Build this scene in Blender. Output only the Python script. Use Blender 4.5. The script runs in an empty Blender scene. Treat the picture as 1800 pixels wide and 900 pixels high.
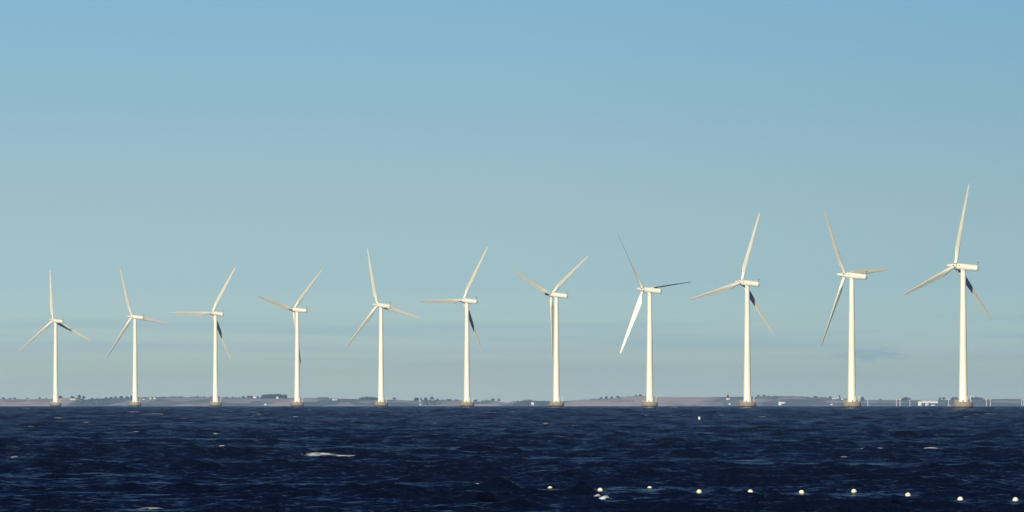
import bpy, bmesh, math, random
import numpy as np
from mathutils import Vector, Matrix

# ---------------------------------------------------------------- camera, sky, sun
F = 15600.0            # focal length in pixels of the 1800 px wide photograph
EYE_Y = 697.2          # image row of the true horizontal
CAM_H = 4.6            # eye height above the sea, metres
R_EARTH = 7.433e6      # effective earth radius (with refraction)
SUN_EL, SUN_AZ = 20.0, 15.0     # sun height, degrees left of straight behind the camera
R = math.radians

scene = bpy.context.scene
col = scene.collection
cam = bpy.data.cameras.new('camera')
cam.sensor_width = 36.0
cam.lens = 36.0 * F / 1800.0
cam.shift_y = (EYE_Y - 450.0) / 1800.0
cam.clip_start = 1.0
cam.clip_end = 80000.0
camo = bpy.data.objects.new('camera', cam)
camo.location = (0, 0, CAM_H)
camo.rotation_euler = (R(90), 0, 0)
col.objects.link(camo)
scene.camera = camo

world = bpy.data.worlds.new('World')
scene.world = world
world.use_nodes = True
SKY_STRENGTH = 0.06
EL_TINT = [  # (elevation/0.06, tint multiplying the sky)
    (0.0077, (0.8574, 1.2168, 1.791)),
    (0.0504, (0.8175, 1.1612, 1.6131)),
    (0.1038, (0.8549, 1.2688, 1.7982)),
    (0.2107, (0.6087, 0.9926, 1.6639)),
    (0.3603, (0.5339, 0.8436, 1.431)),
    (0.5526, (0.437, 0.741, 1.3192)),
    (0.7449, (0.378, 0.6943, 1.2686)),
    (1.0, (0.378, 0.6943, 1.2686))]


DEEP_SKY = (0.050, 0.058, 0.118)


class NT:
    """small helper for node trees"""
    def __init__(self, tree):
        self.t = tree
        self.t.nodes.clear()

    def n(self, kind, **kw):
        nd = self.t.nodes.new(kind)
        for k, v in kw.items():
            if k.startswith('i_'):
                nd.inputs[k[2:].replace('_', ' ')].default_value = v
            else:
                setattr(nd, k, v)
        return nd

    def l(self, a, b):
        self.t.links.new(a, b)

    def math(self, op, a, b=None, clamp=False):
        m = self.t.nodes.new('ShaderNodeMath')
        m.operation = op
        m.use_clamp = clamp
        for i, v in enumerate((a, b)):
            if v is None:
                continue
            if isinstance(v, (int, float)):
                m.inputs[i].default_value = v
            else:
                self.l(v, m.inputs[i])
        return m.outputs[0]

    def mix(self, fac, a, b, blend='MIX'):
        m = self.t.nodes.new('ShaderNodeMix')
        m.data_type = 'RGBA'
        m.blend_type = blend
        for s, v in ((m.inputs['Factor'], fac), (m.inputs[6], a), (m.inputs[7], b)):
            if isinstance(v, (int, float)):
                s.default_value = v
            elif isinstance(v, tuple):
                s.default_value = v if len(v) == 4 else (*v, 1)
            else:
                self.l(v, s)
        return m.outputs[2]

    def ramp(self, fac, stops, interp='LINEAR'):
        r = self.t.nodes.new('ShaderNodeValToRGB')
        r.color_ramp.interpolation = interp
        el = r.color_ramp.elements
        while len(el) < len(stops):
            el.new(0.5)
        for e, (p, c) in zip(el, stops):
            e.position = p
            e.color = (*c, 1) if len(c) == 3 else c
        self.l(fac, r.inputs[0])
        return r.outputs[0]


def build_world():
    w = NT(world.node_tree)
    sky = w.n('ShaderNodeTexSky', sky_type='NISHITA', sun_disc=False)
    sky.sun_elevation = R(SUN_EL)
    sky.sun_rotation = R(180 + SUN_AZ)
    sky.air_density = 1.0
    sky.dust_density = 0.3
    sky.ozone_density = 1.0
    tc = w.n('ShaderNodeTexCoord')
    sep = w.n('ShaderNodeSeparateXYZ')
    w.l(tc.outputs['Generated'], sep.inputs[0])
    z = sep.outputs['Z']
    az = w.math('ARCTAN2', sep.outputs['X'], sep.outputs['Y'])
    t = w.math('DIVIDE', z, 0.06, clamp=True)
    tint = w.ramp(t, EL_TINT)
    c = w.mix(1.0, sky.outputs[0], tint, 'MULTIPLY')
    # the clear sky away from the horizon is a much deeper blue
    deep = w.ramp(w.math('DIVIDE', z, 0.5, clamp=True), [(0.09, (1, 1, 1)), (0.15, (0.30, 0.31, 0.36)), (0.26, DEEP_SKY), (1.0, DEEP_SKY)])
    c = w.mix(1.0, c, deep, 'MULTIPLY')
    side = w.ramp(w.math('ADD', w.math('MULTIPLY', az, 4.0), 0.5, clamp=True), [(0.25, (1.05, 1.04, 1.03)), (0.5, (1, 1, 1)), (0.75, (0.88, 0.91, 0.92))])
    c = w.mix(1.0, c, side, 'MULTIPLY')
    # thin bands of stratus low over the far shore
    cmb = w.n('ShaderNodeCombineXYZ')
    w.l(w.math('MULTIPLY', az, 15.0), cmb.inputs[0])
    w.l(w.math('MULTIPLY', z, 480.0), cmb.inputs[1])
    nz = w.n('ShaderNodeTexNoise')
    nz.inputs['Scale'].default_value = 1.0
    nz.inputs['Detail'].default_value = 6.0
    nz.inputs['Roughness'].default_value = 0.55
    w.l(cmb.outputs[0], nz.inputs['Vector'])
    band = w.ramp(w.math('DIVIDE', z, 0.02, clamp=True),
                  [(0.0, (0.15,) * 3), (0.22, (0.5,) * 3), (0.33, (1,) * 3), (0.40, (0.7,) * 3), (0.5, (0.0,) * 3)])
    streak = w.ramp(nz.outputs['Fac'], [(0.42, (0, 0, 0)), (0.58, (1, 1, 1))])
    fac = w.math('MULTIPLY', w.math('MULTIPLY', band, streak), 0.9)
    c = w.mix(fac, c, w.mix(1.0, c, (0.80, 0.86, 0.97), 'MULTIPLY'))
    # one small cloud low on the right
    cm2 = w.n('ShaderNodeCombineXYZ')
    w.l(w.math('MULTIPLY', az, 420.0), cm2.inputs[0])
    w.l(w.math('MULTIPLY', z, 1900.0), cm2.inputs[1])
    n2 = w.n('ShaderNodeTexNoise')
    n2.inputs['Scale'].default_value = 1.0
    n2.inputs['Detail'].default_value = 5.0
    w.l(cm2.outputs[0], n2.inputs['Vector'])
    da = w.math('DIVIDE', w.math('SUBTRACT', az, (1533 - 900) / F), 0.0042)
    dz = w.math('DIVIDE', w.math('SUBTRACT', z, (EYE_Y - 623) / F), 0.0008)
    wob = w.math('MULTIPLY', w.math('SUBTRACT', n2.outputs['Fac'], 0.5), 4.5)
    q = w.math('ADD', w.math('ADD', w.math('MULTIPLY', da, da), w.math('MULTIPLY', dz, dz)), wob)
    puff = w.ramp(q, [(0.0, (1, 1, 1)), (1.0, (0, 0, 0))], 'EASE')
    c = w.mix(w.math('MULTIPLY', puff, 0.65), c, w.mix(1.0, c, (0.66, 0.76, 0.95), 'MULTIPLY'))
    bg = w.n('ShaderNodeBackground')
    bg.inputs['Strength'].default_value = SKY_STRENGTH
    w.l(c, bg.inputs['Color'])
    out = w.n('ShaderNodeOutputWorld')
    w.l(bg.outputs[0], out.inputs['Surface'])


build_world()

sun = bpy.data.lights.new('sun', 'SUN')
sun.energy = 5.0
sun.angle = R(0.5)
sun.color = (1.0, 0.92, 0.70)
suno = bpy.data.objects.new('sun', sun)
to_sun = Vector((-math.sin(R(SUN_AZ)) * math.cos(R(SUN_EL)), -math.cos(R(SUN_AZ)) * math.cos(R(SUN_EL)), math.sin(R(SUN_EL))))
suno.rotation_euler = to_sun.to_track_quat('Z', 'Y').to_euler()
suno.location = (0, 0, 200)
col.objects.link(suno)

vs = scene.view_settings
scene.display_settings.display_device = 'sRGB'
vs.view_transform = 'Standard'
vs.look = 'None'
vs.exposure = 0.25
vs.gamma = 1.0
vs.use_curve_mapping = False
try:
    scene.cycles.max_bounces = 6
    scene.cycles.volume_bounces = 1
    scene.cycles.caustics_reflective = False
except Exception:
    pass

HAZE_DENSITY = 3.2e-5
HAZE_COLOR = (0.32, 0.52, 1.0)


# ---------------------------------------------------------------- helpers
def drop(r2):
    return -r2 / (2 * R_EARTH)


def sea_z(x, y):
    return drop(x * x + y * y)


def tag(o, label=None, cat=None, group=None, kind=None):
    if label:
        o['label'] = label
    if cat:
        o['category'] = cat
    if group:
        o['group'] = group
    if kind:
        o['kind'] = kind
    return o


def empty(name, loc, rz=0.0):
    o = bpy.data.objects.new(name, None)
    o.location = loc
    o.rotation_euler = (0, 0, rz)
    o.empty_display_size = 1.0
    col.objects.link(o)
    return o


def link(name, bm, mat, parent=None, smooth=True, loc=(0, 0, 0), rot=(0, 0, 0)):
    me = bpy.data.meshes.new(name)
    bmesh.ops.recalc_face_normals(bm, faces=bm.faces[:])
    bm.to_mesh(me)
    bm.free()
    if smooth:
        for p in me.polygons:
            p.use_smooth = True
        try:
            me.set_sharp_from_angle(angle=R(38))
        except Exception:
            pass
    me.materials.append(mat)
    o = bpy.data.objects.new(name, me)
    col.objects.link(o)
    o.parent = parent
    o.location = loc
    o.rotation_euler = rot
    return o


def kids(o):
    return [c for c in bpy.data.objects if c.parent == o]


def copy_tree(o, parent=None):
    c = o.copy()
    col.objects.link(c)
    c.parent = parent
    for ch in kids(o):
        copy_tree(ch, c)
    return c


def revolve(bm, prof, seg=32, axis='Z', center=(0, 0, 0), close=True):
    """prof: list of (radius, height). A solid of revolution."""
    rings = []
    for r_, h_ in prof:
        ring = []
        for k in range(seg):
            a = 2 * math.pi * k / seg
            u, v = r_ * math.cos(a), r_ * math.sin(a)
            p = (u, v, h_) if axis == 'Z' else (u, h_, v)
            ring.append(bm.verts.new(Vector(p) + Vector(center)))
        rings.append(ring)
    for a, b in zip(rings, rings[1:]):
        for k in range(seg):
            bm.faces.new((a[k], a[(k + 1) % seg], b[(k + 1) % seg], b[k]))
    if close:
        bm.faces.new(rings[0])
        bm.faces.new(rings[-1])


def box(bm, c, s, rz=0.0):
    m = Matrix.Translation(c) @ Matrix.Rotation(rz, 4, 'Z') @ Matrix.Diagonal((*s, 1))
    bmesh.ops.create_cube(bm, size=1.0, matrix=m)


def tube(bm, a, b, r, r2=None, seg=8):
    a, b = Vector(a), Vector(b)
    d = b - a
    q = d.to_track_quat('Z', 'Y').to_matrix().to_4x4()
    r2 = r if r2 is None else r2
    bmesh.ops.create_cone(bm, cap_ends=True, segments=seg, radius1=r, radius2=r2, depth=d.length,
                          matrix=Matrix.Translation((a + b) / 2) @ q)


# ---------------------------------------------------------------- materials
def new_mat(name):
    m = bpy.data.materials.new(name)
    m.use_nodes = True
    t = NT(m.node_tree)
    p = t.n('ShaderNodeBsdfPrincipled')
    o = t.n('ShaderNodeOutputMaterial')
    t.l(p.outputs[0], o.inputs['Surface'])
    return m, t, p


def noise(t, scale, detail=4, rough=0.55, vec=None, stretch=None, coord='Object'):
    nz = t.n('ShaderNodeTexNoise')
    nz.inputs['Scale'].default_value = scale
    nz.inputs['Detail'].default_value = detail
    nz.inputs['Roughness'].default_value = rough
    if vec is None:
        tc = t.n('ShaderNodeTexCoord')
        vec = tc.outputs[coord]
    if stretch:
        mp = t.n('ShaderNodeMapping')
        mp.inputs['Scale'].default_value = stretch
        t.l(vec, mp.inputs['Vector'])
        vec = mp.outputs[0]
    t.l(vec, nz.inputs['Vector'])
    return nz.outputs['Fac']


def mottled(name, a, b, scale, rough=0.5, stretch=None, detail=4, lo=0.35, hi=0.65):
    m, t, p = new_mat(name)
    f = noise(t, scale, detail, stretch=stretch)
    c = t.ramp(f, [(lo, a), (hi, b)])
    t.l(c, p.inputs['Base Color'])
    p.inputs['Roughness'].default_value = rough
    return m


M = {}
M['tower'] = mottled('tower_paint', (0.79, 0.785, 0.71), (0.71, 0.70, 0.63), 0.5, 0.42, (1.6, 1.6, 0.12))
M['nacelle'] = mottled('nacelle_paint', (0.78, 0.775, 0.71), (0.69, 0.68, 0.62), 0.7, 0.45, (1, 0.35, 1))
M['blade'] = mottled('blade_paint', (0.82, 0.82, 0.75), (0.75, 0.745, 0.68), 0.6, 0.4, (1.2, 1.2, 0.25))
M['dark'] = mottled('dark_metal', (0.05, 0.05, 0.055), (0.09, 0.09, 0.09), 3.0, 0.5)
M['galv'] = mottled('galvanised', (0.55, 0.55, 0.55), (0.68, 0.68, 0.67), 2.0, 0.5)


def concrete():
    m, t, p = new_mat('stained_concrete')
    f = noise(t, 0.9, 6, 0.65, stretch=(1, 1, 0.35))
    c = t.ramp(f, [(0.3, (0.29, 0.245, 0.195)), (0.7, (0.19, 0.16, 0.13))])
    tc = t.n('ShaderNodeTexCoord')
    sep = t.n('ShaderNodeSeparateXYZ')
    t.l(tc.outputs['Object'], sep.inputs[0])
    wob = t.math('MULTIPLY', noise(t, 1.3, 3), 0.7)
    h = t.math('ADD', sep.outputs['Z'], wob)
    weed = t.ramp(t.math('DIVIDE', h, 4.0, clamp=True), [(0.30, (1, 1, 1)), (0.42, (0, 0, 0))])
    c = t.mix(weed, c, (0.035, 0.036, 0.028))
    t.l(c, p.inputs['Base Color'])
    p.inputs['Roughness'].default_value = 0.9
    return m


M['concrete'] = concrete()


# ---------------------------------------------------------------- the sea
rng = np.random.default_rng(11)
NW = 90
lam = np.exp(rng.uniform(np.log(0.8), np.log(10.0), NW))
wind = math.atan2(-0.80, 0.60)                       # waves run towards the camera and to the right
theta = wind + rng.normal(0, 0.55, NW)
kx, ky = 2 * np.pi / lam * np.cos(theta), 2 * np.pi / lam * np.sin(theta)
ph = rng.uniform(0, 2 * np.pi, NW)
amp = lam ** 1.1 * np.exp(-(lam / 7.0) ** 2)
amp *= 0.085 / np.sqrt((amp ** 2).sum() / 2)
NL = 40
lamL = np.exp(rng.uniform(np.log(6.0), np.log(28.0), NL))
thL = wind + rng.normal(0, 0.45, NL)
kxL, kyL = 2 * np.pi / lamL * np.cos(thL), 2 * np.pi / lamL * np.sin(thL)
phL = rng.uniform(0, 2 * np.pi, NL)
ampL = lamL ** 0.8
ampL *= 0.13 / np.sqrt((ampL ** 2).sum() / 2)
gk = rng.normal(0, 1, (6, 2)) * 2 * np.pi / 42.0
gp = rng.uniform(0, 2 * np.pi, 6)


FLOATS = [  # x, y, share of the ball above water, label
    (967, 860.5, 0.35, 'almost sunken white float at the left end of the swim line'),
    (1055, 862, 0.6, 'white float above the small splashing crest, second from the left end of the line'),
    (1142, 860.5, 0.35, 'almost sunken white float right of the splashing crest'),
    (1229, 865, 0.85, 'round white float, fourth from the left end, riding high'),
    (1319, 865.5, 0.6, 'half sunken white float, fifth from the left end of the line'),
    (1409, 866.5, 0.85, 'round white float riding high, sixth from the left end of the line'),
    (1501, 866.5, 1.0, 'highest floating ball of the line, fourth from its right end'),
    (1596, 870.5, 0.65, 'white float on a dark wave trough, third from the right end of the line'),
    (1688, 878, 0.6, 'white float second from the right end of the line, low in the water'),
    (1785, 879, 0.65, 'white float nearest the right edge of the view'),
]


def waves(x, y, sp):
    """height of the sea above its mean level; sp = local mesh spacing (drops what it cannot carry)"""
    h = np.zeros_like(x)
    for i in range(NW):
        w = np.clip((lam[i] / sp - 2.4) / 1.6, 0, 1)
        if not np.any(w > 0):
            continue
        h += w * amp[i] * np.sin(kx[i] * x + ky[i] * y + ph[i])
    g = np.zeros_like(x)
    for i in range(6):
        g += np.sin(gk[i, 0] * x + gk[i, 1] * y + gp[i])
    g = np.clip(1.0 + 0.38 * g / 1.73, 0.40, 1.5)
    h = h * g
    # the longer, higher waves of the open water away from the shelter of the beach
    r = np.hypot(x, y)
    far = np.clip((r - 700) / 1800, 0, 1)
    if np.any(far > 0):
        b = np.zeros_like(x)
        for i in range(NL):
            w = np.clip((lamL[i] / sp - 2.2) / 1.2, 0, 1)
            b += w * ampL[i] * np.sin(kxL[i] * x + kyL[i] * y + phL[i])
        h = h + far * b
    h = h + 1.2 * np.clip(h, 0, None) ** 2
    # the swim line and its rope flatten the chop a little round each float
    m = (r > 340) & (r < 480)
    if np.any(m):
        xm_, ym_, k_ = x[m], y[m], np.zeros(int(m.sum()))
        for (px, py, up, lab) in FLOATS:
            fx, fy = sea_point(px, py, 0.0)
            v = (ym_ - fy)
            k_ = np.maximum(k_, np.exp(-((xm_ - fx * ym_ / fy) / 0.9) ** 2) * np.exp(-(v / np.where(v < 0, 34.0, 2.0)) ** 2))
        h[m] *= 1 - 0.88 * k_
    return h


def spacing(r):
    return np.maximum(0.30, 0.00088 * r)


def sea_point(px, py, dz=0.0):
    """point of the mean sea surface seen at an image position of the photograph"""
    a = (py - EYE_Y) / F
    d = (CAM_H + dz) / a
    for _ in range(20):
        d = (CAM_H - dz - drop(d * d)) / a
    return (px - 900) / F * d, d


CAPS = [  # breaking crests: image x, y, length and height in metres, depth
    (566, 802.5, 1.7, 0.34, 0.9), (592, 803.5, 2.0, 0.22, 0.7), (614, 803, 1.4, 0.12, 0.5),
    (1061, 879, 0.40, 0.34, 0.7), (1051, 876, 0.25, 0.2, 0.5), (1533, 790, 1.7, 0.20, 0.8), (1521, 789.6, 0.8, .1, .5), (1637, 789.5, 1.1, 0.18, 0.7),
    (1484, 805, 0.7, 0.10, 0.5), (826, 854.5, 0.9, 0.10, 0.6), (843, 853.5, 0.5, 0.08, 0.5),
    (265, 896, 0.8, 0.10, 0.5), (1342, 734, 3.0, 0.25, 1.5), (1707, 735, 4.0, 0.3, 1.6), (686, 757, 1.4, 0.15, 0.8),
    (736, 770.5, 1.2, 0.14, 0.7), (860, 775, 0.9, 0.14, 0.6), (53, 751, 1.8, 0.2, 0.8), (151, 744, 1.6, .2, .8), (1200, 731, 2.4, .2, 1.2), (1268, 731, 2.6, .2, 1.2), (1045, 727, 3.0, .2, 1.4), (1360, 722, 3.5, .25, 1.5), (628, 721, 3.5, .25, 1.5), (423, 718.5, 4.0, .25, 1.6), (240, 760, 1.2, .15, .7), (380, 764, 1.2, .15, .7), (620, 742, 1.4, .15, .8), (960, 745, 1.3, .15, .8), (985, 769, 1.0, .12, .6), (1660, 757, 1.1, .14, .7), (519, 734, 2.0, 0.2, 1.0),
    (669, 733, 2.0, 0.2, 1.0), (763, 744.5, 1.0, 0.14, 0.7), (878, 737, 2.4, 0.2, 1.2), (1760, 752, 1.3, 0.15, .7), (1585, 746, 1.0, 0.15, .7),
    (390, 785, 0.45, 0.08, 0.4), (1053, 732, 2.0, .2, 1.2), (101, 721, 5.0, .3, 2.0), (497, 745, 1.0, .14, .7),
    (25, 805, 0.4, 0.08, 0.4), (442, 769.5, 1.0, .12, .6), 
]


RIPPLE_FINE, RIPPLE_BROAD = 2.7, 1.4


def build_sea():
    fine = np.radians(np.linspace(-4.3, 4.3, 940))
    side = np.radians(np.concatenate([np.linspace(-180, -30, 26)[:-1], np.linspace(-30, -4.3, 60)[:-1]]))
    ang = np.concatenate([side, fine, -side[::-1][:-1]])
    rs = [3.0]
    while rs[-1] < 215:
        rs.append(rs[-1] * 1.06)
    while rs[-1] < 8600:
        rs.append(rs[-1] + float(spacing(np.array(rs[-1]))))
    while rs[-1] < 18500:
        rs.append(rs[-1] * 1.02)
    rs = np.array(rs)
    na, nr = len(ang), len(rs)
    A, RR = np.meshgrid(ang, rs)
    X = RR * np.sin(A)
    Y = RR * np.cos(A)
    SP = spacing(RR)
    SP = np.where(RR < 215, 0.06 * RR + 0.3, SP)
    SP = np.where(np.abs(A) > R(4.32), np.maximum(SP, RR * 0.0075), SP)
    H = waves(X, Y, SP)
    # foam: the steepest high crests break here and there
    dHr = np.gradient(H, axis=0) / np.gradient(RR, axis=0)
    gust = np.zeros_like(X)
    for i in range(7):
        a1 = rng.uniform(0, 2 * np.pi)
        l1 = rng.uniform(4, 26)
        gust += np.sin(2 * np.pi / l1 * (np.cos(a1) * X + np.sin(a1) * Y) + rng.uniform(0, 6.28))
    foam = np.clip((H - 0.15 - 0.17 * np.clip((RR - 700) / 1800, 0, 1)) / 0.10, 0, 1) * np.clip((gust - 2.7) / 0.8, 0, 1) * 0.75 * np.clip((RR - 1150) / 200, 0, 1)
    for (px, py, L, hh, dp) in CAPS:
        L *= 0.85 if 560 < px < 620 else (0.6 if py > 780 else 0.42)
        hh *= 0.75
        amount = 1.7 if 560 < px < 620 else (1.6 if py > 780 else 1.0)
        cx, cy = sea_point(px, py)
        m = (np.abs(X - cx) < 3 * L) & (np.abs(Y - cy) < 24)
        if not m.any():
            continue
        xx, yy = X[m] - cx, Y[m] - cy
        # settle on the local crest
        wob = 0.35 * np.sin(xx * 2.3 / max(L, .4) + px) + 0.2 * np.sin(xx * 6.1 / max(L, .4) + py)
        d2 = max(dp, 1.6 * float(spacing(np.array(cy))))
        g = np.exp(-(xx / L) ** 2) * np.exp(-((yy - wob * d2) / d2) ** 2)
        gb = np.exp(-(xx / (1.5 * L)) ** 2) * np.exp(-((yy - 0.8 * d2) / (1.6 * d2)) ** 2)
        trough = np.exp(-(xx / (1.8 * L)) ** 2) * np.exp(-(yy / np.where(yy < 0, 9.0, 2.0)) ** 2)   # the trough ahead of the crest
        H[m] = H[m] * (1 - 0.85 * trough) + gb * (hh + 0.04)
        foam[m] = np.maximum(foam[m], np.clip(g * amount, 0, 1))
    for (px, py, L, hh, dp) in [(1024, 873, 0.8, 0.42, 0.7), (905, 897, 1.0, 0.26, 0.9), (480, 896, 1.4, 0.26, 0.9), (1545, 893, 1.3, 0.24, 0.8),
                                (40, 868, 1.5, 0.2, 0.9), (150, 795, 3.0, 0.26, 1.6), (640, 850, 1.2, 0.2, 0.8), (1640, 852, 1.4, 0.2, 0.8)]:
        cx, cy = sea_point(px, py)
        m = (np.abs(X - cx) < 3 * L) & (np.abs(Y - cy) < 8)
        xx, yy = X[m] - cx, Y[m] - cy
        H[m] += hh * np.exp(-np.abs(xx / L) ** 1.6) * np.exp(-((yy - 0.25 * np.sin(xx * 2.1 + px)) / dp) ** 2)
    Z = H + drop(X * X + Y * Y)
    nv = na * nr
    co = np.empty((nv, 3), np.float32)
    co[:, 0] = X.ravel()
    co[:, 1] = Y.ravel()
    co[:, 2] = Z.ravel()
    i0 = (np.arange(nr - 1)[:, None] * na + np.arange(na)[None, :])
    j = (np.arange(na) + 1) % na
    i1 = (np.arange(nr - 1)[:, None] * na + j[None, :])
    quads = np.stack([i0, i0 + na, i1 + na, i1], -1).reshape(-1, 4)
    quads = quads[:, ::-1]
    me = bpy.data.meshes.new('sea')
    nf = len(quads)
    me.vertices.add(nv)
    me.vertices.foreach_set('co', co.ravel())
    me.loops.add(nf * 4)
    me.loops.foreach_set('vertex_index', quads.astype(np.int32).ravel())
    me.polygons.add(nf)
    me.polygons.foreach_set('loop_start', np.arange(0, nf * 4, 4, dtype=np.int32))
    me.polygons.foreach_set('use_smooth', np.ones(nf, dtype=bool))
    at = me.attributes.new('foam', 'FLOAT', 'POINT')
    at.data.foreach_set('value', foam.ravel().astype(np.float32))
    me.update(calc_edges=True)
    # material
    m, t, p = new_mat('sea_water')
    tcw = t.n('ShaderNodeTexCoord')
    geo = t.n('ShaderNodeNewGeometry')

    # cat's paws: patches where the wind roughens the surface more
    gn = noise(t, 0.16, 3, 0.6, stretch=(1.0, 0.55, 1.0))
    gr = t.n('ShaderNodeMapRange')
    gr.inputs[1].default_value, gr.inputs[2].default_value = 0.32, 0.68
    gr.inputs[3].default_value, gr.inputs[4].default_value = 0.45, 1.5
    t.l(gn, gr.inputs[0])
    gusts = gr.outputs[0]

    def ripples(scale, k, detail):
        nz = t.n('ShaderNodeTexNoise')
        nz.inputs['Scale'].default_value = scale
        nz.inputs['Detail'].default_value = detail
        nz.inputs['Roughness'].default_value = 0.6
        t.l(tcw.outputs['Object'], nz.inputs['Vector'])
        v = t.n('ShaderNodeVectorMath', operation='SUBTRACT')
        t.l(nz.outputs['Color'], v.inputs[0])
        v.inputs[1].default_value = (0.5, 0.5, 0.5)
        w = t.n('ShaderNodeVectorMath', operation='MULTIPLY')
        t.l(v.outputs[0], w.inputs[0])
        cm = t.n('ShaderNodeCombineXYZ')
        kk = t.math('MULTIPLY', gusts, k)
        t.l(kk, cm.inputs[0])
        t.l(kk, cm.inputs[1])
        t.l(cm.outputs[0], w.inputs[1])
        return w.outputs[0]

    # slopes of the ripples that are too small for the mesh (0.2 to 3 m)
    va = t.n('ShaderNodeVectorMath', operation='ADD')
    t.l(ripples(2.2, RIPPLE_FINE, 4), va.inputs[0])
    t.l(ripples(0.45, RIPPLE_BROAD, 2), va.inputs[1])
    vb = t.n('ShaderNodeVectorMath', operation='ADD')
    t.l(va.outputs[0], vb.inputs[0])
    t.l(geo.outputs['Normal'], vb.inputs[1])
    bp = t.n('ShaderNodeVectorMath', operation='NORMALIZE')
    t.l(vb.outputs[0], bp.inputs[0])
    fa = t.n('ShaderNodeAttribute', attribute_name='foam')
    fn = noise(t, 4.2, 6, 0.8, stretch=(1.0, 0.4, 1.0))
    ff = t.math('ADD', fa.outputs['Fac'], t.math('MULTIPLY', t.math('SUBTRACT', fn, 0.5), 3.0))
    ff = t.math('MULTIPLY', ff, t.math('GREATER_THAN', fa.outputs['Fac'], 0.03))
    fm = t.ramp(ff, [(0.42, (0, 0, 0)), (1.0, (1, 1, 1))])
    deep = t.ramp(noise(t, 0.02, 3), [(0.35, (0.0012, 0.0038, 0.016)), (0.65, (0.0022, 0.0056, 0.022))])
    t.l(t.mix(fm, deep, (0.68, 0.73, 0.84)), p.inputs['Base Color'])
    t.l(t.math('ADD', t.math('MULTIPLY', fm, 0.7), 0.18), p.inputs['Roughness'])
    p.inputs['IOR'].default_value = 1.333
    p.inputs['Specular IOR Level'].default_value = 0.25
    t.l(bp.outputs[0], p.inputs['Normal'])
    me.materials.append(m)
    o = bpy.data.objects.new('sea', me)
    col.objects.link(o)
    tag(o, kind='structure')
    return o


build_sea()

# ---------------------------------------------------------------- the far coast
def interp(table, x):
    xs = [a for a, b in table]
    return float(np.interp(x, xs, [b for a, b in table]))


HORIZ = [(-400, 717.5), (0, 717.3), (100, 716.5), (200, 715.2), (300, 714), (500, 713), (900, 712), (1100, 712.5),
         (1300, 713.5), (1500, 714.5), (1600, 715), (1700, 715.7), (1800, 716.7), (2200, 717)]
MEAN_H = EYE_Y + F * math.sqrt(2 * CAM_H / R_EARTH) - 2.0      # row of our sea horizon, with its waves


def flat(px, py):
    """take the slight bow of the lens out of a row near the horizon"""
    return py - (interp(HORIZ, px) - MEAN_H)


RIDGE = [(-400, 706.5), (0, 706), (40, 706), (70, 705.2), (95, 705), (107, 703.5), (125, 703.5), (140, 703), (150, 706), (163, 704.5), (190, 702.7), (215, 702),
         (235, 701.5), (262, 700.5), (290, 700), (320, 699.5), (350, 699), (390, 699.6), (430, 700.2), (460, 700), (505, 700.2), (540, 699.6),
         (570, 700.5), (600, 701), (640, 702), (700, 703), (720, 704), (760, 702.5), (800, 704), (830, 705.5), (870, 704.5), (882, 706.3), (890, 707),
         (902, 705), (930, 703), (950, 704.5), (990, 704.8), (1020, 703.2), (1060, 701), (1090, 699), (1110, 697.2), (1130, 696.3),
         (1160, 698), (1200, 698.5), (1250, 698.4), (1280, 698.4), (1320, 698), (1350, 697.7), (1400, 698.7), (1430, 700.5), (1480, 701.5),
         (1500, 704.5), (1540, 705.3), (1600, 705.5), (1650, 706.0), (1700, 705.4), (1720, 705.4), (1800, 705), (2200, 705)]
D0, D1, D2 = 15750.0, 16700.0, 18300.0


def px2x(px, d):
    return (px - 900) / F * d


def row_z(py, d):
    return CAM_H + (EYE_Y - py) / F * d


def land_z(px, t):
    """height of the land along the line of sight px; t = 0 at the beach, 1 on the skyline"""
    d = D0 + (D1 - D0) * t
    z0 = sea_z(px2x(px, D0), D0) - 1.0
    zr = row_z(flat(px, interp(RIDGE, px)), D1)
    if t <= 1:
        bump = 0.6 * math.sin(px * 0.035 + 4 * t) * math.sin(math.pi * t)
        return z0 + (zr - z0) * t ** 0.85 + bump
    return zr - 9.0 * (t - 1) ** 1.3


def land_at(px, py):
    """point on the land seen at image position (px, py)"""
    best = None
    for k in range(0, 201):
        t = k / 200
        d = D0 + (D1 - D0) * t
        e = abs(row_z(flat(px, py), d) - land_z(px, t))
        if best is None or e < best[0]:
            best = (e, t)
    t = best[1]
    d = D0 + (D1 - D0) * t
    return Vector((px2x(px, d), d, land_z(px, t)))


# how bright the ground cover is: 0 = hedges, copse and rough pasture, 1 = ploughed field or stubble
FIELD = [(-400, .7), (0, .75), (90, .8), (128, .75), (137, .1), (185, .08), (195, .3), (260, .3), (300, .25), (420, .25), (450, .45), (505, .6), (520, .5),
         (560, .3), (600, .3), (640, .35), (690, .25), (740, .15), (765, .3), (800, .45), (840, .4), (870, .7), (900, .5), (912, .1), (940, .12), (985, .3),
         (1000, .75), (1060, .85), (1130, .9), (1220, .85), (1242, .5), (1262, .15), (1300, .3), (1330, .5), (1360, .3), (1440, .25), (1500, .25),
         (1520, .2), (1600, .25), (1680, .2), (1800, .25), (2200, .3)]


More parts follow.
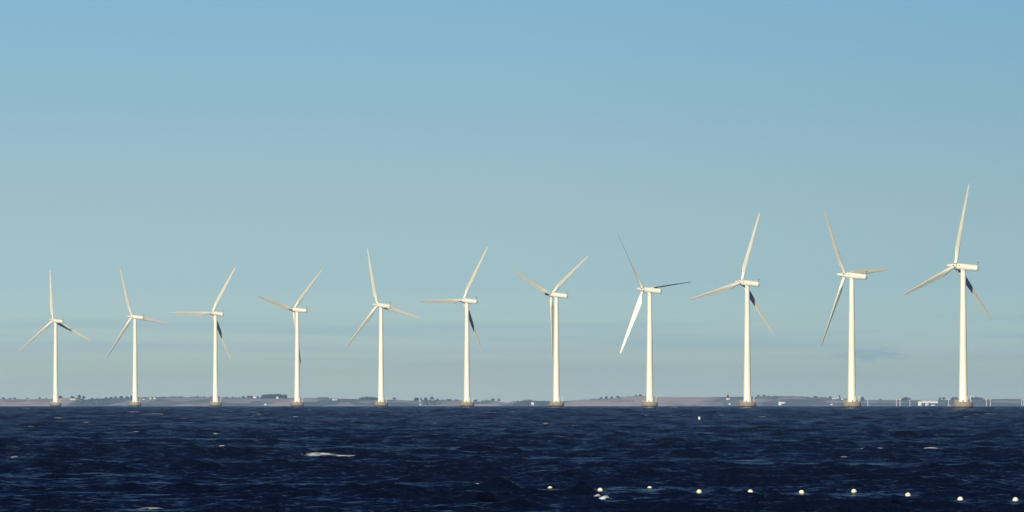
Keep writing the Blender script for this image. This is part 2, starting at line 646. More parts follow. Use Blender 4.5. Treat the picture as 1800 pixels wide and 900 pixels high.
def build_land():
    bm = bmesh.new()
    pxs = list(np.arange(-420, 2221, 4.0))
    ts = list(np.linspace(0, 1, 22)) + [1.15, 1.4, 1.8, 2.4]
    lay = bm.verts.layers.float.new('field')
    grid = []
    for t in ts:
        row = []
        for px in pxs:
            d = D0 + (D1 - D0) * t
            v = bm.verts.new((px2x(px, d), d, land_z(px, t)))
            v[lay] = interp(FIELD, px + 14 * math.sin(t * 5))
            row.append(v)
        grid.append(row)
    for a, b in zip(grid, grid[1:]):
        for k in range(len(pxs) - 1):
            bm.faces.new((a[k], a[k + 1], b[k + 1], b[k]))
    m, t, p = new_mat('farmland')
    at = t.n('ShaderNodeAttribute', attribute_name='field')
    tc = t.n('ShaderNodeTexCoord')
    vo = t.n('ShaderNodeTexVoronoi')
    vo.inputs['Scale'].default_value = 1.0
    mp = t.n('ShaderNodeMapping')
    mp.inputs['Scale'].default_value = (1 / 42.0, 1 / 260.0, 0.0)
    t.l(tc.outputs['Object'], mp.inputs['Vector'])
    t.l(mp.outputs[0], vo.inputs['Vector'])
    sc = t.n('ShaderNodeSeparateColor')
    t.l(vo.outputs['Color'], sc.inputs[0])
    f = t.math('ADD', at.outputs['Fac'], t.math('MULTIPLY', t.math('SUBTRACT', sc.outputs[0], 0.5), 0.75))
    f = t.math('ADD', f, t.math('MULTIPLY', t.math('SUBTRACT', noise(t, 0.03, 4), 0.5), 0.4))
    c = t.ramp(f, [(0.12, (0.16, 0.21, 0.25)), (0.35, (0.26, 0.305, 0.34)), (0.60, (0.44, 0.42, 0.47)), (0.9, (0.55, 0.51, 0.55))])  # ground colours paled and blued: part of the distance haze is painted in
    t.l(c, p.inputs['Base Color'])
    p.inputs['Roughness'].default_value = 1.0
    p.inputs['Specular IOR Level'].default_value = 0.1
    o = link('coast_land', bm, m)
    tag(o, kind='structure')


build_land()

M['leaf'] = mottled('foliage', (0.052, 0.076, 0.076), (0.095, 0.120, 0.112), 0.6, 0.9)  # greens lifted towards blue, some distance haze mixed into the leaf colour
M['bark'] = mottled('bark', (0.05, 0.04, 0.03), (0.09, 0.07, 0.055), 2.0, 0.9)
M['render'] = mottled('white_render', (0.80, 0.80, 0.79), (0.74, 0.73, 0.71), 0.4, 0.8)
M['roof_grey'] = mottled('grey_roof', (0.20, 0.20, 0.21), (0.28, 0.27, 0.27), 0.8, 0.8)
M['roof_white'] = mottled('white_sheet_roof', (0.80, 0.80, 0.80), (0.72, 0.72, 0.72), 0.3, 0.6)
M['roof_red'] = mottled('clay_roof', (0.22, 0.10, 0.07), (0.28, 0.14, 0.10), 0.8, 0.8)
M['window'] = mottled('dark_window', (0.03, 0.035, 0.04), (0.05, 0.055, 0.06), 1.0, 0.2)


def leaf_clump(bm, c, r, n, rnd, squash=0.8):
    """a cluster of leaf-sized faces spread through a ball"""
    for _ in range(n):
        while True:
            v = Vector((rnd.uniform(-1, 1), rnd.uniform(-1, 1), rnd.uniform(-1, 1)))
            if 0.25 < v.length < 1:
                break
        p = Vector(c) + Vector((v.x * r, v.y * r, v.z * r * squash))
        s = r * rnd.uniform(0.18, 0.34)
        q = Vector((rnd.uniform(-1, 1), rnd.uniform(-1, 1), rnd.uniform(-1, 1))).normalized()
        e1 = q.orthogonal().normalized() * s
        e2 = q.cross(e1).normalized() * s * rnd.uniform(0.6, 1.0)
        bm.faces.new([bm.verts.new(p + e1), bm.verts.new(p + e2), bm.verts.new(p - e1), bm.verts.new(p - e2)])


def crown_into(bm, base, h, w, rnd, n=45):
    k = max(4, int(5 + h * 0.4))
    for i in range(k):
        f = rnd.uniform(0, 1)
        z = h * (0.16 + 0.66 * f)
        rad = w * 0.5 * (0.75 - 0.45 * abs(f - 0.35))
        a = rnd.uniform(0, 6.28)
        q = rnd.uniform(0, 0.6) * rad
        leaf_clump(bm, Vector(base) + Vector((q * math.cos(a), q * math.sin(a), z)), max(0.6, rad * rnd.uniform(.65, .95)), n, rnd)


def make_tree(seed, h, w):
    rnd = random.Random(seed)
    root = empty('tree', (0, 0, 0))
    bm = bmesh.new()
    tube(bm, (0, 0, -0.8), (0, 0, h * 0.45), h * 0.035, h * 0.02, 8)
    for k in range(5):
        a = k * 1.3 + rnd.random()
        tube(bm, (0, 0, h * (0.25 + 0.04 * k)), (math.cos(a) * w * 0.3, math.sin(a) * w * 0.3, h * (0.5 + 0.06 * k)), h * 0.014, h * 0.006, 6)
    link('trunk', bm, M['bark'], root)
    bm = bmesh.new()
    crown_into(bm, (0, 0, 0), h, w, rnd, 150)
    link('crown', bm, M['leaf'], root, smooth=False)
    return root


PX = D1 / F      # metres per photo pixel on the skyline
TREES = [  # image x, rows above the skyline, width in px, label
    (6, 2.6, 4, 'small round tree alone on the far ridge at the left edge of the view'),
    (18, 1.6, 5, 'low bush on the far ridge, second tree from the left edge'),
    (26, 2.2, 4, 'small tree on the far ridge, third from the left edge'),
    (48, 2.4, 3.2, 'lone upright tree on the ridge midway between the left edge and the first turbine'),
    (70, 2.6, 3.6, 'lone pointed tree on the ridge just left of the first turbine'),
    (81, 1.4, 3, 'tiny bush on the ridge close to the left side of the first turbine'),
    (106, 3.6, 7, 'broad dark tree touching the right side of the first turbine tower'),
    (127, 3.4, 7, 'wide low tree above the white barn right of the first turbine'),
    (140, 5.6, 5, 'tall dark tree at the peak of the wood right of the first turbine'),
    (147, 5.2, 5, 'second tall tree of the wood right of the first turbine, on its sloping side'),
    (162, 2.0, 4, 'small tree in the dip of the ridge between the first and second turbines'),
    (186, 2.0, 4, 'bushy tree on the rising ridge at the right end of the left wood'),
    (196, 2.0, 4, 'small dome shaped tree left of the second turbine, first of its hedge'),
    (203, 2.4, 5, 'rounded tree left of the second turbine, in the middle of its hedge'),
    (213, 3.0, 6, 'wide tree left of the second turbine, largest of its hedge'),
    (223, 2.6, 5, 'rounded tree left of the second turbine, last of its hedge'),
    (231, 4.0, 4, 'dark tree half hidden by the left side of the second turbine tower'),
    (427, 2.4, 5, 'small tree left of the white farmhouse near the big square wood'),
    (437, 3.4, 6, 'tree just left of the white farmhouse on the skyline'),
    (442, 3.8, 4, 'tree directly beside the white farmhouse on the skyline, touching its gable'),
    (453, 2.4, 4, 'bush right of the white farmhouse, before the big square wood'),
    (693, 3.6, 5.5, 'lone dome shaped tree on the ridge just right of the fifth turbine'),
    (732, 4.4, 8, 'broad dark tree at the left end of the row between fifth and sixth turbines'),
    (740, 4.2, 3, 'narrow upright tree second in the row between fifth and sixth turbines'),
    (748, 4.0, 5, 'rounded tree third in the row between fifth and sixth turbines'),
    (759, 5.0, 6, 'tallest tree in the row between fifth and sixth turbines'),
    (769, 2.2, 3, 'thin small tree in the gap right of the row between fifth and sixth turbines'),
    (836, 3.0, 7, 'rounded tree just right of the sixth turbine'),
    (866, 4.6, 5, 'taller tree of the pair halfway between sixth and seventh turbines'),
    (877, 5.2, 4, 'pointed tree at the right end of the hedge halfway between sixth and seventh turbines'),
    (1057, 3.2, 4, 'first tree of the clump on the slope left of the eighth turbine'),
    (1066, 4.4, 5, 'tallest tree of the clump on the slope left of the eighth turbine'),
    (1075, 3.4, 4, 'third tree of the clump on the slope left of the eighth turbine'),
    (1086, 3.0, 5, 'last tree of the clump on the slope left of the eighth turbine'),
    (1118, 3.2, 3, 'small lone tree standing on the hilltop left of the eighth turbine'),
    (1126, 3.0, 5, 'broad lone tree standing on the hilltop beside the eighth turbine'),
    (1279, 3.6, 4, 'peaked tree above the white cottage left of the ninth turbine'),
    (1333, 2.0, 4, 'low tree on the ridge just right of the ninth turbine'),
    (1343, 2.4, 5, 'wider low tree on the ridge right of the ninth turbine'),
    (1434, 2.6, 6, 'rounded tree in the dip of the ridge left of the tenth turbine'),
    (1459, 2.4, 5, 'tree left of the bright white farm beside the tenth turbine'),
    (1475, 4.0, 4, 'dark tree right of the bright white farm beside the tenth turbine'),
    (1516, 4.8, 6, 'square dark tree just right of the tenth turbine'),
    (1548, 1.6, 4, 'small low tree on the ridge right of the first distant white post'),
    (1652, 4.8, 3.4, 'narrower tree of the pair right of the large white building'),
    (1659, 4.6, 4.4, 'fuller tree of the pair right of the large white building'),
]
protos = [make_tree(s, 6.0, 5.0) for s in (3, 5, 8, 13)]
used = set()
for i, (px, up, w, lab) in enumerate(TREES):
    k = i % 4
    if k in used:
        o = copy_tree(protos[k])
    else:
        o = protos[k]
        used.add(k)
    o.location = (px2x(px, D1 - 10), D1 - 10, land_z(px, 1.0) - 0.3)
    h = (up + 0.9) * PX * 1.08
    o.scale = (w * PX / 5.0 * 1.75, w * PX / 5.0 * 1.5, h / 6.0)
    o.rotation_euler = (0, 0, i * 1.7)
    tag(o, lab, 'tree', 'trees along the far shore')

WOODS = [  # x0, x1, rows above skyline, from t, to t, how many crowns
    (134, 192, 2.2, 0.25, 0.97, 150, 'dark wooded slope from the skyline to the water right of the first turbine'),
    (241, 440, 1.8, 0.92, 1.0, 120, 'low dark hedge of trees along the ridge between second and fourth turbines'),
    (459, 503, 6.6, 0.97, 1.02, 95, 'tall square block of wood standing on the skyline left of the fourth turbine'),
    (632, 668, 4.2, 0.97, 1.02, 50, 'wood tapering up to the left side of the fifth turbine'),
    (556, 585, 1.8, 0.97, 1.0, 24, 'low strip of trees left of the bright white barn'),
    (741, 775, 2.0, 0.3, 0.97, 70, 'dark copse on the slope below the tree row between fifth and sixth turbines'),
    (776, 812, 2.2, 0.95, 1.0, 34, 'thin hedge of trees running down to the sixth turbine'),
    (846, 862, 2.0, 0.95, 1.0, 18, 'short hedge halfway between sixth and seventh turbines'),
    (904, 936, 2.6, 0.2, 0.98, 85, 'dense dome shaped wood left of the seventh turbine'),
    (945, 972, 1.4, 0.4, 0.98, 30, 'low wood between the bright white house and the seventh turbine'),
    (1028, 1056, 1.0, 0.97, 1.0, 16, 'thin line of bushes on the field edge right of the seventh turbine'),
    (1087, 1122, 0.8, 0.97, 1.0, 14, 'thin hedge climbing to the hilltop left of the eighth turbine'),
    (1345, 1455, 1.0, 0.93, 1.0, 60, 'dark hedge along the ridge between ninth and tenth turbines'),
    (1585, 1601, 4.4, 0.97, 1.02, 24, 'flat topped grove behind the thin white post left of the large white building'),
    (1672, 1684, 4.6, 0.97, 1.02, 16, 'grove rising left of the nearest turbine tower'),
    (1702, 1728, 3.8, 0.95, 1.01, 26, 'grove sloping down right of the nearest turbine tower'),
    (1186, 1230, 1.0, 0.12, 0.3, 20, 'band of bushes by the water right of the eighth turbine'),
    (1690, 1730, 1.0, 0.3, 0.8, 30, 'bushes on the low shore behind the nearest turbine'),
]
rw = random.Random(77)
for (x0, x1, up, t0, t1, n, lab) in WOODS:
    bm = bmesh.new()
    for k in range(n):
        px = rw.uniform(x0, x1)
        t = rw.uniform(t0, t1)
        d = D0 + (D1 - D0) * t
        edge = min(1.0, 0.55 + min(px - x0, x1 - px) / (0.25 * (x1 - x0)) * 0.45)
        h = (up * 1.15 + 0.7) * PX * rw.uniform(0.70, 1.1) * (edge if x0 not in (459,) else min(1.0, 0.75 + (px - x0) / 60))
        h = max(h, 1.8)
        crown_into(bm, (px2x(px, d), d, land_z(px, min(t, 1.0)) - 0.22 * h), h * 1.2, max(3.2, min(h * 1.25, 7.5)), rw, 30)
    o = link('wood', bm, M['leaf'], smooth=False)
    tag(o, lab, 'wood', 'woods on the far shore', 'stuff')

# ---------------------------------------------------------------- buildings on the far coast
def house(name, px, py, w, h, lab, roof='roof_grey', depth=6.0, roof_frac=0.45, rz=0.0, chimney=True, cat='house'):
    """w, h in photo pixels; py = row of its foot"""
    p = land_at(px, py)
    W, H = w * PX, h * PX
    root = empty(name, p, rz)
    he = H * (1 - roof_frac)
    bm = bmesh.new()
    # walls with gable ends
    y0, y1, xa, xb = -depth / 2, depth / 2, -W / 2, W / 2
    low = -1.0
    v = [bm.verts.new(c) for c in ((xa, y0, low), (xb, y0, low), (xb, y1, low), (xa, y1, low), (xa, y0, he), (xb, y0, he), (xb, y1, he), (xa, y1, he),
                                   (xa, 0, H - 0.12), (xb, 0, H - 0.12))]
    for f in ((0, 1, 5, 4), (2, 3, 7, 6), (1, 2, 6, 9, 5), (3, 0, 4, 8, 7), (0, 3, 2, 1), (4, 5, 9, 8), (6, 7, 8, 9)):
        bm.faces.new([v[i] for i in f])
    link('wall', bm, M['render'], root, smooth=False)
    bm = bmesh.new()
    ov, th = 0.25, 0.14
    for s in (-1, 1):
        a = Vector((xa - ov, s * (depth / 2 + ov), he - ov * (H - he) / (depth / 2)))
        b = Vector((xb + ov, 0, H))
        q = [Vector((a.x, a.y, a.z)), Vector((b.x, a.y, a.z)), Vector((b.x, 0, H)), Vector((a.x, 0, H))]
        lo_ = [bm.verts.new(c + Vector((0, 0, 0.01))) for c in q]
        hi_ = [bm.verts.new(c + Vector((0, 0, th))) for c in q]
        bm.faces.new(lo_)
        bm.faces.new(hi_)
        for i in range(4):
            bm.faces.new((lo_[i], lo_[(i + 1) % 4], hi_[(i + 1) % 4], hi_[i]))
    rf = link('roof', bm, M[roof], root, smooth=False)
    if chimney:
        bm = bmesh.new()
        box(bm, (W * 0.2, 0, H + 0.35), (0.6, 0.6, 1.1))
        link('chimney', bm, M['roof_red'], rf, smooth=False)
    n = max(1, int(W / 2.6))
    for k in range(n):
        x = xa + W * (k + 0.5) / n
        bm = bmesh.new()
        if k == n // 2 and n > 1:
            box(bm, (x, y0 - 0.03, 0.9), (0.9, 0.08, 1.9))
            link('door', bm, M['window'], root, smooth=False)
        else:
            box(bm, (x, y0 - 0.03, max(0.7, he * 0.55)), (0.8, 0.08, min(1.0, he * 0.45)))
            link('window', bm, M['window'], root, smooth=False)
    tag(root, lab, cat, 'buildings on the far shore')
    return root


house('farm_barn', 128, 706.3, 8, 2.0, 'long low whitish barn on the slope right of the first turbine', 'roof_white', cat='barn', chimney=False)
house('farmhouse', 264.5, 703.2, 3.5, 2.4, 'left one of two small white houses on the ridge right of the second turbine', 'roof_white')
house('farmhouse', 271.5, 703.2, 3.5, 2.6, 'right one of two small white houses on the ridge right of the second turbine', 'roof_white')
house('farmhouse', 253, 704.2, 5, 1.8, 'grey roofed low house close to the right side of the second turbine', 'roof_grey')
house('farmhouse', 329, 700.2, 2.4, 2.4, 'tiny white house on the ridge left of the third turbine', 'roof_white')
house('farmhouse', 448, 700.5, 4.6, 2.8, 'white farmhouse on the skyline left of the big square wood', 'roof_white')
house('cottage', 487.5, 701.2, 3.4, 3.2, 'pale cottage in front of the big square wood', 'roof_white')
house('cottage', 466.5, 712.8, 3.4, 2.6, 'pale cottage by the water below the big square wood', 'roof_white')
house('farm_barn', 588, 703.8, 8.2, 1.9, 'bright white long barn between the fourth and fifth turbines', 'roof_white', cat='barn', chimney=False, roof_frac=0.6)
house('cottage', 738.5, 705.8, 2.6, 1.8, 'tiny white cottage under the tree row between fifth and sixth turbines', 'roof_white', chimney=False)
house('cottage', 739, 712, 3, 2.2, 'tiny white cottage at the water below the tree row between fifth and sixth turbines', 'roof_white', chimney=False)
house('farmhouse', 936, 711.5, 4.6, 4.4, 'bright white house by the water between the dome shaped wood and the seventh turbine', 'roof_white')
house('farmhouse', 1279.5, 703.6, 5.6, 2.8, 'white cottage under the peaked tree left of the ninth turbine', 'roof_white')
house('cottage', 1282.5, 712.4, 2.6, 2.6, 'tiny white cottage at the water left of the ninth turbine', 'roof_white', chimney=False)
house('farmhouse', 1371, 713.5, 4.6, 5.2, 'taller white block of the waterside house right of the ninth turbine', 'roof_white')
house('farm_barn', 1377, 710.6, 6.4, 2.6, 'low white wing standing behind the waterside house right of the ninth turbine', 'roof_white', cat='barn', chimney=False)
house('farm_barn', 1466.5, 703.2, 8.0, 1.8, 'bright white farm building on the ridge left of the tenth turbine', 'roof_white', cat='barn', chimney=False)
house('farmhouse', 1473, 702.6, 1.8, 3.6, 'narrow white house at the right end of the bright white farm', 'roof_white', chimney=False)
house('farmhouse', 1480.5, 704.8, 3.0, 2.6, 'white house touching the foundation of the tenth turbine', 'roof_white', chimney=False)
house('cottage', 1461.5, 713.4, 3.4, 2.8, 'pale cottage at the water left of the tenth turbine', 'roof_grey', chimney=False)
house('warehouse', 1616.5, 715.4, 5.4, 7.0, 'white end block of the large waterside building left of the nearest turbine', 'roof_white', 9, 0.3, chimney=False, cat='building')
house('warehouse', 1634, 711.0, 28, 4.2, 'long white roofed hall of the large waterside building left of the nearest turbine', 'roof_white', 14, 0.45, chimney=False, cat='building')
house('boathouse', 1629, 715.6, 5, 3.4, 'small white shed by the water in front of the long hall', 'roof_white', 6, 0.4, chimney=False, cat='shed')
house('boathouse', 1640, 715.8, 6, 2.4, 'grey roofed low shed by the water right of the small white shed', 'roof_grey', 6, 0.4, chimney=False, cat='shed')

# ---------------------------------------------------------------- distant small wind turbines by the far shore
def blade_bm(length, chord, root_r, seg=16, twist=9.0, n=26):
    """rotor blade along +Z, leading edge towards +X, thickness along Y"""
    bm = bmesh.new()
    rings = []
    for i in range(n + 1):
        s = (i / n) ** 1.15
        z = length * s
        if s < 0.04:
            c, th, circ = 2 * root_r, 1.0, 1.0
        else:
            u = min(1, (s - 0.04) / 0.17)
            u = u * u * (3 - 2 * u)
            body = chord * (1 - 0.72 * max(0, (s - 0.21) / 0.79))
            c = 2 * root_r * (1 - u) + body * u
            circ = 1 - u
            th = circ + (1 - circ) * (0.34 - 0.20 * s)
        if s > 0.965:
            q = max(0.0, 1 - ((s - 0.965) / 0.035) ** 2)
            c *= 0.22 + 0.78 * math.sqrt(q)
        tw = R(twist * (1 - min(1, s * 1.25)) ** 1.6)
        ring = []
        for k in range(seg):
            a = 2 * math.pi * k / seg
            xx = math.cos(a) * 0.5
            yy = math.sin(a) * 0.5
            # aerofoil: thick towards the leading edge, pointed trailing edge
            foil = yy * th * (0.55 + 0.45 * math.cos(a)) * 1.25 + (0.02 * (1 - (2 * xx) ** 2))
            yv = circ * yy * th + (1 - circ) * foil
            xv = xx + (1 - circ) * (-0.18)
            X, Y = xv * c, yv * c
            ring.append(bm.verts.new((X * math.cos(tw) - Y * math.sin(tw), X * math.sin(tw) + Y * math.cos(tw) + 0.0, z)))
        rings.append(ring)
    for a, b in zip(rings, rings[1:]):
        for k in range(seg):
            bm.faces.new((a[k], a[(k + 1) % seg], b[(k + 1) % seg], b[k]))
    bm.faces.new(rings[0])
    bm.faces.new(rings[-1])
    return bm


def small_turbine():
    root = empty('small_wind_turbine', (0, 0, 0))
    bm = bmesh.new()
    revolve(bm, [(0.62, -4), (0.55, 0), (0.36, 13.0)], 16)
    link('tower', bm, M['render'], root)
    bm = bmesh.new()
    revolve(bm, [(0.2, -1.5), (0.45, -1.35), (0.5, 0.8), (0.3, 1.3)], 14, 'Y', (0, 0, 13.3))
    nac = link('nacelle', bm, M['render'], root)
    me = None
    for k in range(3):
        if me is None:
            b = link('blade', blade_bm(4.2, 0.42, 0.16, 8, n=12), M['render'], root)
            me = b.data
        else:
            b = bpy.data.objects.new('blade', me)
            col.objects.link(b)
            b.parent = root
        b.matrix_basis = Matrix.Translation((0, 1.35, 13.3)) @ Matrix.Rotation(R(20 + 120 * k), 4, 'Y')
    return root


st = small_turbine()
SMALL = [(1525.5, 704.0, 'distant white wind turbine alone just right of the tenth turbine'),
         (1576, 704.3, 'left one of a close pair of distant white turbines left of the large white building'),
         (1582, 704.0, 'right one of a close pair of distant white turbines left of the large white building'),
         (1599.5, 705.2, 'distant white turbine between the close pair and the large white building'),
         (1667.5, 704.6, 'distant white turbine just left of the nearest turbine foundation'),
         (1734, 705.3, 'left one of a close pair of distant white turbines right of the nearest turbine'),
         (1741, 705.5, 'right one of a close pair of distant white turbines right of the nearest turbine'),
         (1796, 706.2, 'distant white turbine second from the right edge of the view'),
         (1799.5, 706.2, 'distant white turbine cut by the right edge of the view')]
DS = 15300.0
for i, (px, py, lab) in enumerate(SMALL):
    o = st if i == 0 else copy_tree(st)
    x = px2x(px, DS)
    zt = row_z(flat(px, py), DS)
    o.location = (x, DS, zt - 13.7)
    o.rotation_euler = (0, 0, R(46 + 3 * math.sin(i)))
    tag(o, lab, 'wind turbine', 'distant small turbines by the far shore')
    for k, b in enumerate(c for c in kids(o) if c.name.startswith('blade')):
        b.matrix_basis = Matrix.Translation((0, 1.35, 13.3)) @ Matrix.Rotation(R(37 * i + 120 * k), 4, 'Y')

# ---------------------------------------------------------------- the row of offshore turbines
ROTOR_R, OVER, HUB_Z, TILT = 41.2, 4.4, 69.6, 5.0
FND_TOP = 3.3


def foundation(root):
    bm = bmesh.new()
    revolve(bm, [(3.6, -5), (4.0, -0.4), (4.35, 0.35), (4.72, 0.95), (4.8, 1.4), (4.8, 2.45), (4.62, 2.95), (4.2, FND_TOP)], 24)
    f = link('foundation', bm, M['concrete'], root)
    bm = bmesh.new()     # guard rail round the platform
    n = 20
    pts = [(4.25 * math.cos(2 * math.pi * k / n), 4.25 * math.sin(2 * math.pi * k / n)) for k in range(n)]
    for k in range(n):
        a, b = pts[k], pts[(k + 1) % n]
        tube(bm, (a[0], a[1], FND_TOP - 0.15), (a[0], a[1], FND_TOP + 1.1), 0.035, seg=6)
        for z in (0.55, 1.1):
            tube(bm, (a[0], a[1], FND_TOP + z), (b[0], b[1], FND_TOP + z), 0.028, seg=6)
    link('railing', bm, M['galv'], f)
    bm = bmesh.new()     # davit crane
    tube(bm, (3.0, -2.2, FND_TOP - 0.1), (3.0, -2.2, FND_TOP + 3.0), 0.13, seg=10)
    tube(bm, (3.0, -2.2, FND_TOP + 2.9), (4.6, -2.9, FND_TOP + 3.35), 0.10, seg=8)
    tube(bm, (3.0, -2.2, FND_TOP + 1.7), (3.9, -2.6, FND_TOP + 3.1), 0.06, seg=6)
    link('davit_crane', bm, M['galv'], f)
    bm = bmesh.new()     # boat landing: two fender tubes and rungs
    for s in (-1, 1):
        tube(bm, (3.0 + s * 0.28, 3.95, -1), (3.0 + s * 0.28, 3.95, FND_TOP + 0.8), 0.09, seg=8)
    for k in range(12):
        z = -1 + k * 0.42
        tube(bm, (2.72, 3.95, z), (3.28, 3.95, z), 0.03, seg=6)
    link('ladder', bm, M['dark'], f)
    bm = bmesh.new()
    box(bm, (-3.1, -2.0, FND_TOP + 0.55), (0.9, 0.7, 1.1))
    link('cabinet', bm, M['tower'], f, smooth=False)
    return f


def tower(root):
    bm = bmesh.new()
    h = HUB_Z - 1.7
    prof = [(2.45, FND_TOP - 0.3), (2.45, FND_TOP + 0.35), (2.16, FND_TOP + 0.36)]
    for s in (0.0, 0.33, 0.66, 1.0):
        z = FND_TOP + 0.4 + (h - FND_TOP - 0.4) * s
        r = 2.14 + (1.27 - 2.14) * s
        if 0 < s < 1:
            prof += [(r, z - 0.1), (r + 0.035, z - 0.08), (r + 0.035, z + 0.08), (r - 0.003, z + 0.1)]
        else:
            prof.append((r, z))
    prof += [(1.45, h + 0.01), (1.45, h + 0.35)]
    revolve(bm, prof, 48)
    t = link('tower', bm, M['tower'], root)
    bm = bmesh.new()
    box(bm, (0.75, -2.05, FND_TOP + 1.75), (0.95, 0.22, 2.3), R(20))
    link('door', bm, M['galv'], t, smooth=False)
    return t


def nacelle(root):
    bm = bmesh.new()
    prof = [(1.15, 3.35), (1.45, 3.3), (1.62, 3.05), (1.66, 2.2), (1.64, 0), (1.55, -5.0), (1.47, -7.6), (1.45, -7.62), (1.45, -7.72), (1.5, -7.74),
            (1.5, -8.4), (1.38, -8.85), (1.0, -9.15), (0.4, -9.25)]
    revolve(bm, prof, 36, 'Y')
    for v in bm.verts:                 # a flattened underside and a slightly flattened top
        if v.co.z < -1.35:
            v.co.z = -1.35 + (v.co.z + 1.35) * 0.35
    n = link('nacelle', bm, M['nacelle'], root)
    bm = bmesh.new()                   # vane mast
    tube(bm, (-0.5, -8.2, 1.2), (-0.5, -8.35, 2.7), 0.15, 0.10, seg=10)
    box(bm, (0, -8.3, 1.95), (1.2, 0.14, 0.14))
    link('vane_mast', bm, M['galv'], n)
    bm = bmesh.new()
    tube(bm, (0.5, -8.3, 1.2), (0.5, -8.5, 3.1), 0.15, 0.10, seg=10)
    box(bm, (0.5, -8.75, 2.9), (0.08, 0.8, 0.35))
    tube(bm, (-0.5, -8.36, 2.7), (-0.5, -8.4, 3.1), 0.10, seg=8)
    link('wind_vane', bm, M['dark'], n)
    bm = bmesh.new()
    box(bm, (-1.56, 1.2, 0.55), (0.12, 0.55, 0.45))
    link('vent', bm, M['dark'], n, smooth=False)
    bm = bmesh.new()
    for y in (-2.0, -5.0):
        box(bm, (0, y, 1.56 - 0.02 * abs(y)), (1.0, 1.4, 0.14))
    link('roof_hatch', bm, M['nacelle'], n, smooth=False)
    return n


def rotor_parts(root):
    bm = bmesh.new()
    prof = [(0.25, 5.1), (0.45, 5.02), (0.58, 4.75), (0.72, 4.0), (0.95, 2.4), (1.12, 1.25), (1.35, 1.15), (1.42, 0.7), (1.42, -0.75), (1.15, -1.0), (1.0, -1.3)]
    revolve(bm, prof, 32, 'Y')
    hub = link('rotor_hub', bm, M['nacelle'], root)
    bm = bmesh.new()
    revolve(bm, [(1.05, -0.99), (1.05, -1.5)], 24, 'Y')
    link('shaft_collar', bm, M['dark'], hub)
    return hub


BLADE_ROOT = 1.1
turbine_root = empty('wind_turbine', (0, 0, 0))
foundation(turbine_root)
tower(turbine_root)
nacelle(turbine_root)
rotor_parts(turbine_root)
bl = link('blade', blade_bm(ROTOR_R - BLADE_ROOT, 3.25, 0.86), M['blade'], turbine_root)
bm = bmesh.new()
revolve(bm, [(0.95, -0.1), (1.0, 0.0), (1.0, 0.35), (0.9, 0.42)], 24)
link('blade_flange', bm, M['dark'], bl)
for k in range(2):
    copy_tree(bl, turbine_root)

# base column, rotor centre x and y, rotor radius in photo pixels, yaw, blade angle, pitch
ROW = [
    (97.7, 93.1, 565.4, 90.1, 39.9, 112.5, -8, 'smallest wind turbine, at the left end of the row, one blade straight up'),
    (237.3, 231.8, 557.8, 93.3, 46.8, 97.3, -8, 'second wind turbine from the left, one blade stretched right behind its nacelle'),
    (378.7, 372.3, 550.7, 94.8, 39.7, 30.2, -8, 'third wind turbine from the left, one blade level to the left and one raised right'),
    (522.3, 515.6, 544.2, 100.6, 49.0, 44.0, -8, 'fourth wind turbine from the left, two blades raised, the third hidden behind its tower'),
    (669.7, 663.7, 536.3, 105.8, 43.6, 102.5, -8, 'fifth wind turbine from the left, one blade nearly upright and one low to the right'),
    (820.7, 813.9, 527.8, 109.2, 44.6, 29.2, -8, 'sixth wind turbine from the left, middle of the row, one blade level to the left'),
    (978.0, 968.7, 517.6, 114.7, 47.1, 52.8, -8, 'seventh wind turbine from the left, two blades raised, one hanging beside its tower'),
    (1142.0, 1130.3, 508.8, 122.9, 44.9, 83.2, 64, 'eighth wind turbine from the left, two blades thin and dark, the lower one bright'),
    (1313.5, 1303.1, 497.0, 129.5, 42.7, 16.1, -8, 'third wind turbine from the right end, one blade pointing up and right'),
    (1497.2, 1485.5, 484.5, 138.6, 54.1, 85.1, -8, 'second wind turbine from the right end, one blade up and left, one stretched right'),
    (1693.0, 1679.3, 469.3, 149.0, 48.2, 9.5, -8, 'tallest and nearest wind turbine, at the right end of the row'),
]
for i, (bx, cx, cy, rp, yaw, t0, pitch, lab) in enumerate(ROW):
    o = turbine_root if i == 0 else copy_tree(turbine_root)
    D = F * ROTOR_R / rp
    X = (bx - 900) / F * D
    # put the rotor centre, not only the tower, on its sight line
    Xr = (cx - 900) / F * D
    over = min(5.4, max(3.6, (X - Xr) / math.sin(R(yaw))))
    zb = sea_z(X, D)
    o.location = (X, D, zb)
    o.rotation_euler = (0, 0, R(yaw))
    hz = CAM_H + (EYE_Y - flat(bx, cy) * 0.5 - cy * 0.5) / F * D - zb        # hub height
    tag(o, lab, 'wind turbine', 'offshore wind turbines in one row')
    tilt = Matrix.Rotation(R(TILT), 4, 'X')
    zc = hz - over * math.sin(R(TILT))
    cap = Matrix.Translation((0, 0, zc)) @ tilt
    kb = 0
    for c in kids(o):
        nm = c.name.split('.')[0]
        if nm == 'nacelle':
            c.matrix_basis = cap
        elif nm == 'rotor_hub':
            c.matrix_basis = cap @ Matrix.Translation((0, over, 0))
        elif nm == 'tower':
            s = (zc - 1.7 - FND_TOP) / (HUB_Z - 1.7 - FND_TOP)
            c.matrix_basis = Matrix.Translation((0, 0, FND_TOP * (1 - s))) @ Matrix.Diagonal((1, 1, s, 1))
        elif nm == 'blade':
            c.matrix_basis = (cap @ Matrix.Translation((0, over, 0)) @ Matrix.Rotation(R(t0 + 120 * kb), 4, 'Y')
                              @ Matrix.Translation((0, 0, BLADE_ROOT)) @ Matrix.Rotation(R(pitch), 4, 'Z'))
            kb += 1

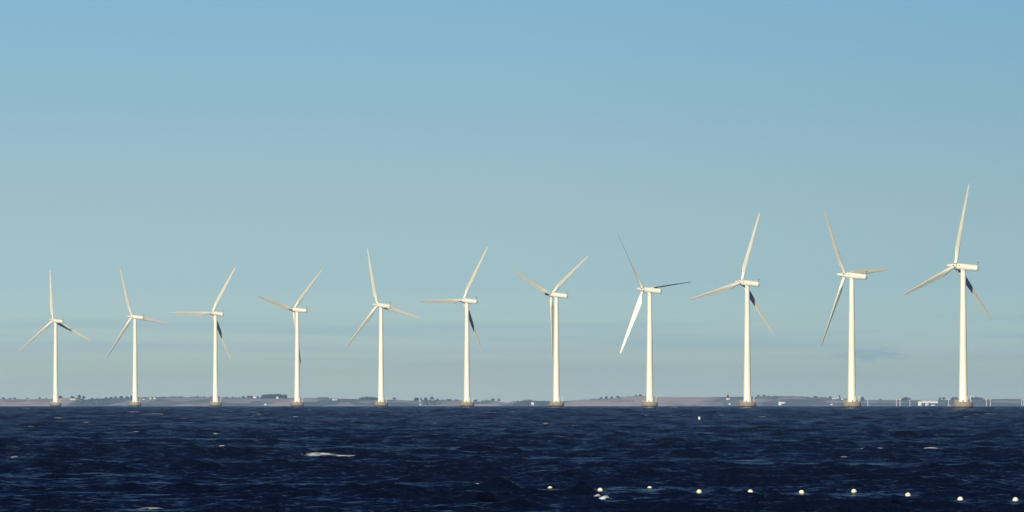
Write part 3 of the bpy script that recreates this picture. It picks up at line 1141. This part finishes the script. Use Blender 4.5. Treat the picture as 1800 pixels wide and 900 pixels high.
# ---------------------------------------------------------------- floats and the small marker buoy
def float_plastic():
    m, t, p = new_mat('float_plastic')
    c = t.ramp(noise(t, 9.0, 4), [(0.35, (0.80, 0.78, 0.70)), (0.7, (0.66, 0.63, 0.53))])
    tc = t.n('ShaderNodeTexCoord')
    sep = t.n('ShaderNodeSeparateXYZ')
    t.l(tc.outputs['Object'], sep.inputs[0])
    h = t.math('ADD', sep.outputs['Z'], t.math('MULTIPLY', noise(t, 14.0, 3), 0.08))
    slime = t.ramp(t.math('ADD', t.math('MULTIPLY', h, 4.0), 0.5, clamp=True), [(0.42, (1, 1, 1)), (0.62, (0, 0, 0))])
    t.l(t.mix(slime, c, (0.22, 0.19, 0.12)), p.inputs['Base Color'])
    p.inputs['Roughness'].default_value = 0.45
    return m


M['float'] = float_plastic()


def make_float():
    bm = bmesh.new()
    rr = 0.126
    prof = [(0.03, -rr * 0.98)] + [(rr * math.cos(R(a)), rr * math.sin(R(a))) for a in range(-75, 91, 15)]
    prof[-1] = (0.012, rr)
    # moulded seam and a collar for the rope
    revolve(bm, prof, 24)
    root = empty('swim_line_float', (0, 0, 0))
    link('float_body', bm, M['float'], root)
    bm = bmesh.new()
    revolve(bm, [(rr + 0.004, -0.012), (rr + 0.010, 0.0), (rr + 0.004, 0.012), (rr - 0.02, 0.0)], 24, close=False)
    link('seam', bm, M['float'], root)
    return root


fl = make_float()
for i, (px, py, up, lab) in enumerate(FLOATS):
    o = fl if i == 0 else copy_tree(fl)
    d0 = sea_point(px, py)[1]
    best = None
    for dd in np.arange(-8, 8.01, 0.25):       # the line snakes a little: each ball where the swell carries it at this row
        d = d0 + dd
        x = (px - 900) / F * d
        ln = np.array([k * 0.4 for k in range(0, 60)])
        yy = d - ln
        xx = x * yy / d
        hs = waves(xx, yy, spacing(np.hypot(xx, yy))) + drop(xx ** 2 + yy ** 2)
        zc = hs[0] + (up - 0.5) * 0.31
        row = EYE_Y + F * (CAM_H - zc) / d
        sight = zc + (CAM_H - zc) * ln / d
        block = max(0.0, float((hs[2:] - sight[2:]).max()) + 0.02)
        cost = abs(row - py) + 120 * block + 0.05 * abs(dd)
        if best is None or cost < best[0]:
            best = (cost, x, d, zc)

    o.location = best[1:]
    o.rotation_euler = (0.2 * math.sin(i * 2.1), 0.2 * math.cos(i * 1.3), i * 1.1)
    tag(o, lab, 'float', 'white floats of the swim line')

xm, ym = sea_point(1229.3, 738.5)
root = empty('marker_buoy', (xm, ym, sea_z(xm, ym) + 0.05))
bm = bmesh.new()
revolve(bm, [(0.10, -0.6), (0.20, -0.3), (0.20, 0.35), (0.15, 0.42), (0.15, 0.60), (0.08, 0.66)], 20)
link('buoy_body', bm, M['render'], root)
bm = bmesh.new()
revolve(bm, [(0.26, -0.1), (0.28, 0.0), (0.26, 0.1)], 20)
link('collar', bm, M['dark'], root)
tag(root, 'small white upright buoy in the water between the eighth and ninth turbines', 'buoy')

# ---------------------------------------------------------------- the air
bm = bmesh.new()
box(bm, (0, 0, 30.0), (39000, 39000, 200.0))
hm = bpy.data.materials.new('haze_air')
hm.use_nodes = True
t = NT(hm.node_tree)
pv = t.n('ShaderNodeVolumePrincipled')
pv.inputs['Color'].default_value = (*HAZE_COLOR, 1)
pv.inputs['Density'].default_value = HAZE_DENSITY
pv.inputs['Anisotropy'].default_value = 0.0
ho = t.n('ShaderNodeOutputMaterial')
t.l(pv.outputs[0], ho.inputs['Volume'])
hz_ = link('haze', bm, hm, smooth=False)
tag(hz_, 'thin blue haze in the air over the sea and the far shore', 'haze', kind='stuff')
